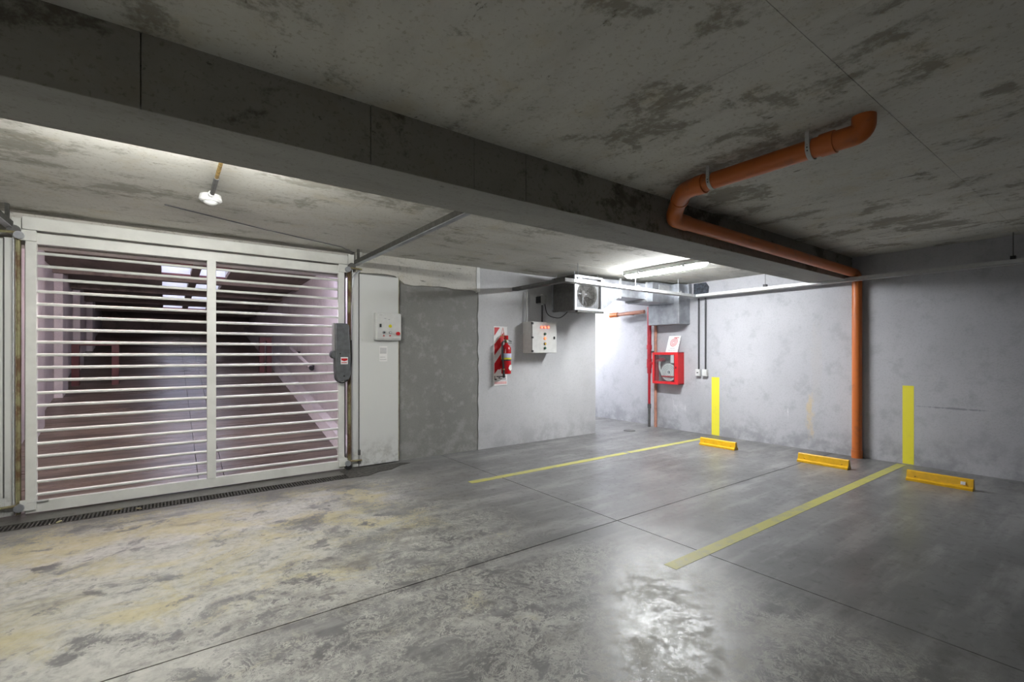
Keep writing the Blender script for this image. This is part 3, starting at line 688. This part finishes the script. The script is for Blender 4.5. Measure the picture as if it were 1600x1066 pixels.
# ---------------------------------------------------------------- cable tray
TZ = 2.27; TH = .045
t = thing('cable_tray', (5.6, 4.5, TZ), 'pale metal cable tray crossing before the fan and turning along the bay wall', 'cable tray')
def chan_x(x0, x1, y0, y1):
    return G().box(x0, x1, y0, y1, TZ, TZ + .003).box(x0, x1, y0, y0 + .003, TZ, TZ + TH).box(x0, x1, y1 - .003, y1, TZ, TZ + TH)
def chan_y(x0, x1, y0, y1):
    return G().box(x0, x1, y0, y1, TZ, TZ + .003).box(x0, x0 + .003, y0, y1, TZ, TZ + TH).box(x1 - .003, x1, y0, y1, TZ, TZ + TH)
mk('branch_length', chan_y(4.10, 4.20, 4.51, 5.572), 'galv_dull', t)  # darker metal than the main tray: shade on this length put into its colour
mk('cross_length', chan_x(4.24, 7.0, 4.44, 4.54), 'tray_paint', t)
mk('corner_piece', G().box(4.10, 4.26, 4.435, 4.545, TZ - .002, TZ).box(4.10, 4.26, 4.433, 4.437, TZ - .002, TZ + TH).box(4.098, 4.102, 4.435, 4.54, TZ - .002, TZ + TH), 'galv_dull', t)  # shaded corner, painted in the same darker metal
mk('wall_length', chan_y(7.005, 7.115, -2.5, 4.56), 'tray_paint', t)
mk('joint_plate', G().box(4.30, 4.50, 4.436, 4.440, TZ + .004, TZ + TH - .002), 'galv_bright', t)
mk('joint_plate', G().box(6.98, 7.12, 4.436, 4.440, TZ - .002, TZ + TH + .002), 'galv', t)
g = G()
for x in (4.32, 4.36, 4.40, 4.45): g.box(x, x + .022, 4.4345, 4.437, TZ + .018, TZ + .028)
mk('slot', g, 'black', t)
for x, yy in ((4.38, 4.49), (5.55, 4.49), (6.60, 4.49)):
    mk('hanger_rod', G().tube([(x, yy, TZ), (x, yy, ZB + .005)], .004, 6), 'galv', t)
    mk('hanger_clip', G().box(x - .02, x + .02, yy - .055, yy - .051, TZ, TZ + .07).box(x - .015, x + .015, yy - .02, yy + .02, TZ + .05, TZ + .06), 'galv_bright', t)
for yy in (3.35, .85):
    z = ZB if yy > 2.7 else ZC
    mk('hanger_rod', G().tube([(7.06, yy, TZ), (7.06, yy, z + .005)], .004, 6), 'galv_dull', t)
    mk('hanger_clip', G().box(7.03, 7.09, yy - .02, yy + .02, TZ + TH, TZ + TH + .04), 'black', t)

# ---------------------------------------------------------------- fan unit and duct
FX0, FX1, FY0, FY1, FZ0, FZ1 = 4.73, 5.31, 4.91, 5.42, 1.975, 2.485
t = thing('fan_unit', ((FX0 + FX1) / 2, (FY0 + FY1) / 2, FZ0), 'galvanised box fan with wire mesh front hung under the ceiling', 'fan')
w = .006
mk('casing', G().box(FX0 + .012, FX0 + .018, FY0 + .02, FY1, FZ0 + .012, FZ1).box(FX1 - .018, FX1 - .012, FY0 + .02, FY1, FZ0 + .012, FZ1).box(FX0 + .012, FX1 - .012, FY1 - w, FY1, FZ0 + .012, FZ1).box(FX0 + .012, FX1 - .012, FY0 + .02, FY1, FZ0 + .012, FZ0 + .018).box(FX0 + .012, FX1 - .012, FY0 + .02, FY1, FZ1 - .02, FZ1 - .014), 'galv_dull', t)
for x in (FX0, FX1 - .035):
    mk('corner_post', G().box(x, x + .035, FY0, FY0 + .03, FZ0, FZ1), 'galv', t, bevel=.003)
    mk('corner_post', G().box(x, x + .03, FY1 - .03, FY1, FZ0, FZ1), 'galv', t, bevel=.003)
for z in (FZ0, FZ1 - .035):
    mk('front_rail', G().box(FX0 + .035, FX1 - .035, FY0, FY0 + .03, z, z + .035), 'galv', t, bevel=.003)
mk('base_rail', G().box(FX0, FX0 + .035, FY0 + .03, FY1 - .03, FZ0 - .006, FZ0 + .03), 'galv_dull', t)
mk('foot_rail', G().box(FX0 + .04, FX1, FY0 - .02, FY0 + .03, FZ0 - .03, FZ0 - .002), 'rail_steel', t)
fcx, fcz = (FX0 + FX1) / 2 + .01, (FZ0 + FZ1) / 2
# back plate with a round inlet
g = G(); n = 40; s = []
hw, hh, rr = .245, .218, .198
for j in range(n):
    a = 2 * math.pi * j / n; c, d = math.cos(a), math.sin(a)
    k = min(hw / abs(c) if abs(c) > 1e-6 else 9, hh / abs(d) if abs(d) > 1e-6 else 9)
    g.v += [(fcx + rr * c, FY0 + .05, fcz + rr * d), (fcx + k * c, FY0 + .05, fcz + k * d)]
for j in range(n):
    a = 2 * j; b = 2 * ((j + 1) % n); g.f.append((a, a + 1, b + 1, b))
mk('inlet_plate', g, 'galv', t)
mk('inlet_ring', G().ring((fcx, FY0 + .055, fcz), 'y', rr - .012, rr, .03, 40), 'galv_dull', t, smooth=40)
mk('dark_backing', G().tube([(fcx, FY0 + .052, fcz), (fcx, FY0 + .24, fcz)], rr - .001, 32, caps=False).tube([(fcx, FY0 + .24, fcz), (fcx, FY0 + .25, fcz)], rr, 32), 'pit_dark', t, smooth=40)  # near-black sleeve and disc added to put shade inside the fan
hub = mk('hub', G().tube([(fcx, FY0 + .12, fcz), (fcx, FY0 + .20, fcz)], .045, 18), 'galv_dull', t, smooth=40)
for k in range(6):
    a0 = k * math.pi / 3; pts = []
    g = G()
    c, s_ = math.cos(a0), math.sin(a0)
    def P(r, tt, yy): return (fcx + r * c - tt * s_, FY0 + yy, fcz + r * s_ + tt * c)
    g.hexa([P(.05, -.02, .13), P(.18, -.06, .12), P(.18, .06, .19), P(.05, .02, .18), P(.05, -.02, .136), P(.18, -.06, .126), P(.18, .06, .196), P(.05, .02, .186)])
    mk('blade', g, 'black', t)
mk('bearing_arm', G().box(fcx - .195, fcx + .03, FY0 + .085, FY0 + .10, fcz - .006, fcz + .006).box(fcx - .062, fcx - .045, FY0 + .08, FY0 + .095, fcz - .19, fcz), 'galv', t)
mk('bearing', G().box(fcx - .08, fcx - .02, FY0 + .075, FY0 + .10, fcz - .05, fcz + .05), 'galv_dull', t, bevel=.01)
g = G(); x0, x1, z0, z1 = FX0 + .05, FX1 - .05, FZ0 + .045, FZ1 - .045
for i in range(25):
    x = x0 + (x1 - x0) * i / 24; g.box(x - .0016, x + .0016, FY0 + .018, FY0 + .021, z0, z1)
for i in range(22):
    z = z0 + (z1 - z0) * i / 21; g.box(x0, x1, FY0 + .018, FY0 + .021, z - .0016, z + .0016)
mk('wire_mesh', g, 'grate_iron', t)
for x in (FX0 + .05, FX1 - .05):
    mk('hanger_rod', G().tube([(x, FY0 + .06, FZ1 - .02), (x, FY0 + .06, ZB + .005)], .004, 6).tube([(x, FY1 - .06, FZ1 - .02), (x, FY1 - .06, ZB + .005)], .004, 6), 'galv', t)
mk('supply_cable', G().tube(bend([(4.68, 5.52, 2.12), (4.69, 5.48, 1.92), (4.80, 5.30, 1.87), (4.86, 5.20, 1.97)], .12), .007, 8), 'black', t, smooth=40)

t = thing('air_duct', (6.2, 5.1, 1.84), 'galvanised sheet duct leading from the box fan down the bay wall', 'duct')
D0, D1 = 4.93, 5.32
mk('transition', G().hexa([(5.312, FY0 + .01, 2.00), (5.72, D0, 2.235), (5.72, D1, 2.235), (5.312, FY1 - .02, 2.00), (5.312, FY0 + .01, 2.475), (5.72, D0, 2.49), (5.72, D1, 2.49), (5.312, FY1 - .02, 2.475)]), 'galv', t)
mk('straight_length', G().box(5.72, 6.36, D0, D1, 2.235, 2.49), 'galv', t, bevel=.003)
mk('straight_length', G().box(6.36, 6.93, 4.80, D1, 2.19, 2.51), 'galv', t, bevel=.003)
mk('elbow_box', G().box(6.93, 7.246, 4.70, 5.32, 1.846, 2.52), 'galv', t, bevel=.003)
for x in (5.71, 6.35): mk('flange', G().box(x - .012, x + .012, D0 - .03, D1 + .03, 2.205, 2.235).box(x - .012, x + .012, D0 - .03, D0, 2.235, 2.515).box(x - .012, x + .012, D1, D1 + .03, 2.235, 2.515), 'galv_bright', t)
mk('access_panel', G().box(6.52, 6.80, 4.792, 4.80, 2.36, 2.48), 'galv_bright', t, bevel=.002)
mk('elbow_collar', G().box(7.16, 7.248, 4.66, 4.70, 2.32, 2.53), 'galv', t)
tag(mk('wall_patch', G().prism([(4.36, 2.325), (4.63, 2.335), (4.63, 2.53), (4.40, 2.53), (4.345, 2.45)], 'x', XR - .004, XR + .002), 'black_patch'), 'dark painted patch on the wall above the two conduits', 'patch')

# ---------------------------------------------------------------- lamps
def fluorescent(name, x, y0, y1, z, mat, label):
    t = thing(name, (x, (y0 + y1) / 2, z), label, 'lamp')
    mk('housing', G().box(x - .075, x + .075, y0, y1, z + .045, ZB + .003), 'box_grey', t, bevel=.008)
    pts = []; n = 13
    k = [(y0 + .0, .02), (y0 + .035, .05), (y0 + .09, .062), (y1 - .09, .062), (y1 - .035, .05), (y1, .02)]
    g = G().tube([(0, p[0], 0) for p in k], [p[1] for p in k], 20)
    g.v = [(x + v[0] * 1.05, v[1], z + .045 + v[2] * .75) for v in g.v]
    mk('diffuser', g, mat, t, smooth=50)
    mk('clip', G().box(x - .085, x - .07, y1 - .30, y1 - .26, z + .02, z + .075).box(x - .085, x - .07, y0 + .26, y0 + .30, z + .02, z + .075), 'galv_bright', t)
    return t
fluorescent('fluorescent_lamp', 5.44, 3.29, 4.57, 2.435, 'tube_main', 'glowing fluorescent batten on the ceiling before the air duct')
strip_lamp('fluorescent_lamp', -.62, .82, 2.865, 2.915, 2.455, 'tube_gate', 'fluorescent batten on the ceiling tucked behind the concrete beam', axis='x', tube_r=.032, depth=.087)
strip_lamp('fluorescent_lamp', 6.45, 6.55, 7.0, 8.25, 2.475, 'tube_pass', 'fluorescent batten on the ceiling of the side passage', axis='y', tube_r=.03, depth=.07)
strip_lamp('fluorescent_lamp', -2.6, -1.3, -2.05, -1.95, 2.53, 'fill_rear', 'unseen fill lamp added over the aisle behind the camera', axis='x', tube_r=.03, depth=.075)  # out of view, added to lift the ambient level
# presence sensor on a conduit
tag(mk('conduit', G().tube([(.272, 2.92, 2.523), (.272, 3.70, 2.523)], .012, 8), 'conduit_rust', smooth=40), 'rust yellow conduit on the ceiling behind the beam', 'conduit')
tag(mk('conduit', G().tube([(.272, 3.70, 2.523), (.272, 4.10, 2.521)], .016, 8), 'galv_dull', smooth=40), 'dark grey conduit on the ceiling ending at the white sensor', 'conduit')
t = thing('presence_sensor', (.268, 4.19, 2.46), 'round white presence sensor on the ceiling before the gate', 'sensor')
mk('body', G().tube([(.268, 4.19, 2.537), (.268, 4.19, 2.50), (.268, 4.19, 2.486)], [.068, .076, .060], 24), 'white_plastic', t, smooth=40)
mk('lens', G().tube([(.268, 4.19, 2.488), (.268, 4.19, 2.474), (.268, 4.19, 2.462)], [.048, .040, .016], 20), 'white_plastic', t, smooth=60)
mk('gland', G().tube([(.268, 4.08, 2.521), (.268, 4.13, 2.521)], .021, 12), 'white_plastic', t, smooth=40)

# ---------------------------------------------------------------- bay wall services
t = thing('hydrant_riser', (7.20, 5.50, 0), 'red hydrant riser pipe with couplings beside the hose cabinet', 'pipe')
hx, hy = 7.15, 5.47
mk('upper_pipe', G().tube([(hx, hy, .98), (hx, hy, 2.20)], .038, 18), 'pipe_red', t, smooth=40)
mk('lower_pipe', G().tube([(hx, hy, .42), (hx, hy, 1.05)], .024, 16), 'pipe_red', t, smooth=40)
mk('coupling', G().tube([(hx, hy, 1.42), (hx, hy, 1.50)], .047, 18), 'pipe_red', t, smooth=40)
mk('tee', G().tube([(hx, hy, 1.08), (hx, hy, 1.24)], .046, 18).tube([(hx, hy, 1.165), (hx, hy - .128, 1.165)], .026, 16), 'pipe_red', t, smooth=40)
mk('tail_pipe', G().tube([(hx, hy, .0), (hx, hy, .42)], .024, 14).tube([(hx, hy, .34), (hx, hy, .42)], .032, 14), 'galv_dull', t, smooth=40)
mk('pipe_clamp', G().box(hx, XR + .001, hy - .05, hy + .05, 1.36, 1.39), 'galv_dull', t)
tag(mk('copper_pipe', G().tube([(7.222, 5.385, 0.0), (7.222, 5.385, 2.0)], .027, 16), 'copper_pipe', smooth=40), 'brownish pipe running down the wall behind the hose cabinet', 'pipe')
t = thing('waste_pipe', (7.25, 5.9, 2.15), 'short orange pipe under the duct in the passage', 'pipe')
mk('barrel', G().tube([(7.20, 5.62, 2.125), (7.18, 6.30, 2.105)], .035, 14), 'copper_pipe', t, smooth=40)
mk('socket', G().tube([(7.181, 6.24, 2.107), (7.176, 6.44, 2.102)], .046, 14), 'orange_pvc', t, smooth=40)
mk('wall_clip', G().box(7.18, 7.372, 6.0, 6.03, 2.09, 2.15), 'galv_dull', t)

HX0, HX1, HY0, HY1, HZ0, HZ1 = 7.07, 7.247, 4.815, 5.34, .808, 1.366
t = thing('hose_cabinet', (7.16, 5.08, HZ0), 'red glazed fire hose cabinet on the bay wall', 'cabinet')
s = .012
mk('body', G().box(HX0 + .02, HX1, HY0, HY0 + s, HZ0, HZ1).box(HX0 + .02, HX1, HY1 - s, HY1, HZ0, HZ1).box(HX0 + .02, HX1, HY0, HY1, HZ0, HZ0 + s).box(HX0 + .02, HX1, HY0, HY1, HZ1 - s, HZ1), 'cabinet_red', t)
mk('back_panel', G().box(HX1 - .008, HX1, HY0 + s, HY1 - s, HZ0 + s, HZ1 - s), 'box_side', t)
d = mk('door', G().box(HX0, HX0 + .02, HY0, HY0 + .075, HZ0, HZ1).box(HX0, HX0 + .02, HY1 - .045, HY1, HZ0, HZ1).box(HX0, HX0 + .02, HY0 + .075, HY1 - .045, HZ0, HZ0 + .045).box(HX0, HX0 + .02, HY0 + .075, HY1 - .045, HZ1 - .045, HZ1), 'cabinet_red', t)
mk('pane', G().box(HX0 + .008, HX0 + .011, HY0 + .075, HY1 - .045, HZ0 + .045, HZ1 - .045), 'glass', d)
mk('door_lock', G().box(HX0 - .006, HX0 + .002, HY0 + .03, HY0 + .05, 1.08, 1.12), 'dark_red', d)
mk('frame_lip', G().box(HX0 - .004, HX0, HY1 - .05, HY1 - .044, HZ0 + .04, HZ1 - .04).box(HX0 - .004, HX0, HY0 + .072, HY0 + .078, HZ0 + .04, HZ1 - .04), 'dark_red', d)
rl = thing('hose_reel', (7.14, 5.03, .84), 'white coiled fire hose on a reel inside the red cabinet', 'hose')
rc_ = (7.15, 5.035, 1.015)
mk('coil', G().ring(rc_, 'x', .03, .155, .06, 36), 'hose_white', rl, smooth=40)
for k in (.06, .09, .12): mk('coil_groove', G().ring((7.12, rc_[1], rc_[2]), 'x', k, k + .004, .006, 28), 'box_side', rl)
mk('hub', G().tube([(7.11, rc_[1], rc_[2]), (7.235, rc_[1], rc_[2])], .022, 14), 'print_grey', rl, smooth=40)
mk('retaining_band', G().box(7.105, 7.112, HY0 + .06, HY1 - .16, .93, .95), 'sign_red', rl)
mk('hose_tail', G().tube(bend([(7.14, 5.16, .92), (7.13, 5.24, 1.10), (7.13, 5.22, 1.22)], .1), .018, 10), 'hose_white', rl, smooth=40)
mk('valve', G().tube([(7.15, 5.32, 1.20), (7.15, 5.20, 1.23)], .026, 12).tube([(7.10, 5.19, 1.235), (7.20, 5.19, 1.235)], .035, 14), 'pipe_red', rl, smooth=40)
tag(mk('paper_tag', G().box(HX0 + .012, HX0 + .014, HY0 + .085, HY0 + .155, 1.18, 1.32), 'paper'), 'white paper tag behind the glass of the hose cabinet', 'tag')
t = thing('hydrant_sign', (7.17, 5.0, 1.366), 'white sign with a red hose spiral leaning on top of the hose cabinet', 'sign')
sy0, sy1, sz0, sz1, sx0, sx1 = 4.865, 5.105, 1.368, 1.655, 7.13, 7.236
def S(u, vv, off): # u across (0 at its far edge), vv up, off towards the viewer
    return (sx0 + (sx1 - sx0) * vv - off, sy1 + (sy0 - sy1) * u, sz0 + (sz1 - sz0) * vv)
def spoly(g, uv, off=.0025, th=.0015):
    n = len(uv); b = len(g.v)
    g.v += [S(u, w_, off) for u, w_ in uv] + [S(u, w_, off - th) for u, w_ in uv]
    g.f += [tuple(range(b, b + n)), tuple(range(b + 2 * n - 1, b + n - 1, -1))] + [(b + i, b + (i + 1) % n, b + n + (i + 1) % n, b + n + i) for i in range(n)]
g = G(); spoly(g, [(0, 0), (1, 0), (1, 1), (0, 1)], .001, .004); mk('plate', g, 'paper', t)
g = G(); pr_ = None
for i in range(85):
    a = i / 84 * 3.25 * 2 * math.pi; q = .04 + .30 * i / 84
    p = (.5 + q * math.cos(a) * .98, .60 + q * math.sin(a) * .82)
    if pr_:
        dx, dy = p[0] - pr_[0], p[1] - pr_[1]; L = math.hypot(dx, dy); nx, ny = -dy / L * .017, dx / L * .017
        spoly(g, [(pr_[0] + nx, pr_[1] + ny), (p[0] + nx, p[1] + ny), (p[0] - nx, p[1] - ny), (pr_[0] - nx, pr_[1] - ny)])
    pr_ = p
spoly(g, [(.45, .86), (.88, .86), (.88, .90), (.45, .90)])
mk('spiral', g, 'sign_red', t)
g = G()
for i in range(6): spoly(g, [(.30 + i * .07, .205), (.345 + i * .07, .205), (.345 + i * .07, .25), (.30 + i * .07, .25)])
for i in range(9): spoly(g, [(.17 + i * .075, .085), (.218 + i * .075, .085), (.218 + i * .075, .13), (.17 + i * .075, .13)])
mk('caption', g, 'print_grey', t)

for yy, k in ((4.521, 'with a dark socket'), (4.398, 'with a blank front')):
    c = tag(mk('conduit', G().tube([(7.225, yy, 1.075), (7.225, yy, TZ + .001)], .013, 10), 'conduit_dark', smooth=40), 'black conduit dropping from the tray to the outlet ' + k, 'conduit')
    t = thing('outlet_box', (7.22, yy, .965), 'small white outlet box ' + k + ' under a black conduit', 'outlet')
    mk('box', G().box(7.19, 7.249, yy - .042, yy + .042, .965, 1.08), 'white_plastic', t, bevel=.006)
    mk('faceplate', G().box(7.186, 7.19, yy - .036, yy + .036, .975, 1.07), 'white_plastic', t)
    if 'dark' in k: mk('socket', G().box(7.183, 7.187, yy - .015, yy + .013, 1.015, 1.03), 'black', t)

# big orange drain pipe
t = thing('drain_pipe', (7.18, 2.255, 0), 'orange plastic drain pipe along ceiling and beam, dropping down the wall', 'pipe')
PR = .055
mk('ceiling_run', G().tube(bend([(2.965, .90, ZC + .02), (2.965, .90, 2.515), (2.965, 1.06, 2.515), (2.965, 1.86, 2.51)], .10, 8), PR, 22), 'orange_pvc', t, smooth=50)
mk('elbow', G().tube(bend([(2.965, 1.83, 2.51), (2.97, 1.97, 2.508), (3.20, 2.19, 2.49), (3.25, 2.258, 2.418), (3.44, 2.262, 2.415)], .085, 7), PR + .006, 22), 'orange_pvc', t, smooth=50)
mk('elbow_collar', G().tube([(2.965, 1.81, 2.51), (2.965, 1.87, 2.51)], PR + .011, 22), 'orange_pvc', t, smooth=40)
mk('elbow_collar', G().tube([(3.085, 2.08, 2.499), (3.115, 2.109, 2.497)], PR + .011, 22), 'orange_pvc', t, smooth=40)
mk('collar', G().tube([(2.965, 1.03, 2.515), (2.965, 1.10, 2.515)], PR + .007, 22), 'orange_pvc', t, smooth=40)
mk('beam_run', G().tube(bend([(3.30, 2.262, 2.417), (7.185, 2.255, 2.375), (7.185, 2.255, 2.05)], .12, 8), PR, 22), 'orange_pvc', t, smooth=50)
mk('downpipe', G().tube([(7.185, 2.255, .0), (7.185, 2.255, 2.1)], PR, 22), 'orange_pvc', t, smooth=50)
mk('foot_socket', G().tube([(7.185, 2.255, .0), (7.185, 2.255, .10)], PR + .006, 22), 'orange_pvc', t, smooth=40)
for yy in (1.15, 1.755):
    z = 2.512
    st = mk('strap', G().ring((2.965, yy, z), 'y', PR + .001, PR + .005, .024, 26)  .box(2.905, 2.911, yy - .011, yy + .011, z, ZC + .004), 'strap_white', t)
    g = G()
    for k in range(5):
        a = R(200 - k * 17); c, s_ = math.cos(a), math.sin(a); q = PR + .0055
        g.tube([(2.965 + q * c, yy, z + q * s_), (2.965 + (q + .001) * c, yy, z + (q + .001) * s_)], .004, 8)
    mk('strap_hole', g, 'black', st)

# ---------------------------------------------------------------- bay markings and wheel stops
tag(mk('floor_stripe', G().box(2.56, 7.20, 1.755, 1.845, .0, .0015), 'line_paint'), 'worn yellow floor line beside the orange downpipe bay, ending at a wall stripe', 'line')
tag(mk('floor_stripe', G().box(2.55, 5.0, 4.165, 4.255, .0, .0015).box(5.06, 6.95, 4.165, 4.255, 0, .0015), 'line_paint'), 'faded yellow floor line leading to the wall stripe near the outlets', 'line')
tag(mk('wall_stripe', G().box(XR - .002, XR + .001, 1.697, 1.805, .005, .955), 'wall_line'), 'yellow vertical wall stripe beside the orange downpipe', 'stripe')
tag(mk('wall_stripe', G().box(XR - .002, XR + .001, 4.168, 4.302, .005, .955), 'wall_line'), 'yellow vertical wall stripe below the outlets', 'stripe')
def stop(y0, y1, label, x=6.33):
    t = thing('wheel_stop', (x + .05, (y0 + y1) / 2, 0), label, 'wheel stop')
    pr = [(x, 0.0), (x, .022), (x + .022, .034), (x + .034, .100), (x + .042, .108), (x + .066, .108), (x + .074, .100), (x + .086, .034), (x + .108, .022), (x + .108, 0)]
    g = G(); n = len(pr); g.v = [(p[0], y0, p[1]) for p in pr] + [(p[0], y1, p[1]) for p in pr]
    g.f = [tuple(range(n)), tuple(range(2 * n - 1, n - 1, -1))] + [(i, (i + 1) % n, n + (i + 1) % n, n + i) for i in range(n)]
    mk('bar', g, 'yellow_stop', t)
    mk('end_cap', G().prism([(x + .012, .006), (x + .036, .094), (x + .072, .094), (x + .096, .006)], 'y', y0 - .002, y0), 'amber', t)
    for f in (.12, .86):
        yy = y0 + (y1 - y0) * f; mk('bolt', G().tube([(x + .022, yy, .05), (x + .034, yy, .055)], .008, 8), 'amber', t)
    return t
stop(3.425, 3.955, 'yellow wheel stop on the floor below the outlets')
stop(2.08, 2.62, 'yellow wheel stop on the floor before the orange downpipe')
a = stop(1.035, 1.55, 'yellow wheel stop with a pale sticker, past the worn floor line')
mk('sticker', G().hexa([(6.350, 1.09, .05), (6.350, 1.125, .05), (6.357, 1.125, .078), (6.357, 1.09, .078), (6.345, 1.09, .05), (6.345, 1.125, .05), (6.352, 1.125, .078), (6.352, 1.09, .078)]), 'paper', a)
t = thing('floor_drain', (6.5, 5.39, 0), 'small round dark floor drain at the passage mouth', 'drain')
mk('rim', G().ring((6.5, 5.39, .002), 'z', .085, .10, .004, 28), 'grate_iron', t)
mk('cover', G().tube([(6.5, 5.39, .0), (6.5, 5.39, .003)], .085, 24), 'galv_dull', t)

for o in bpy.data.objects:
    if '_o' in o: del o['_o']
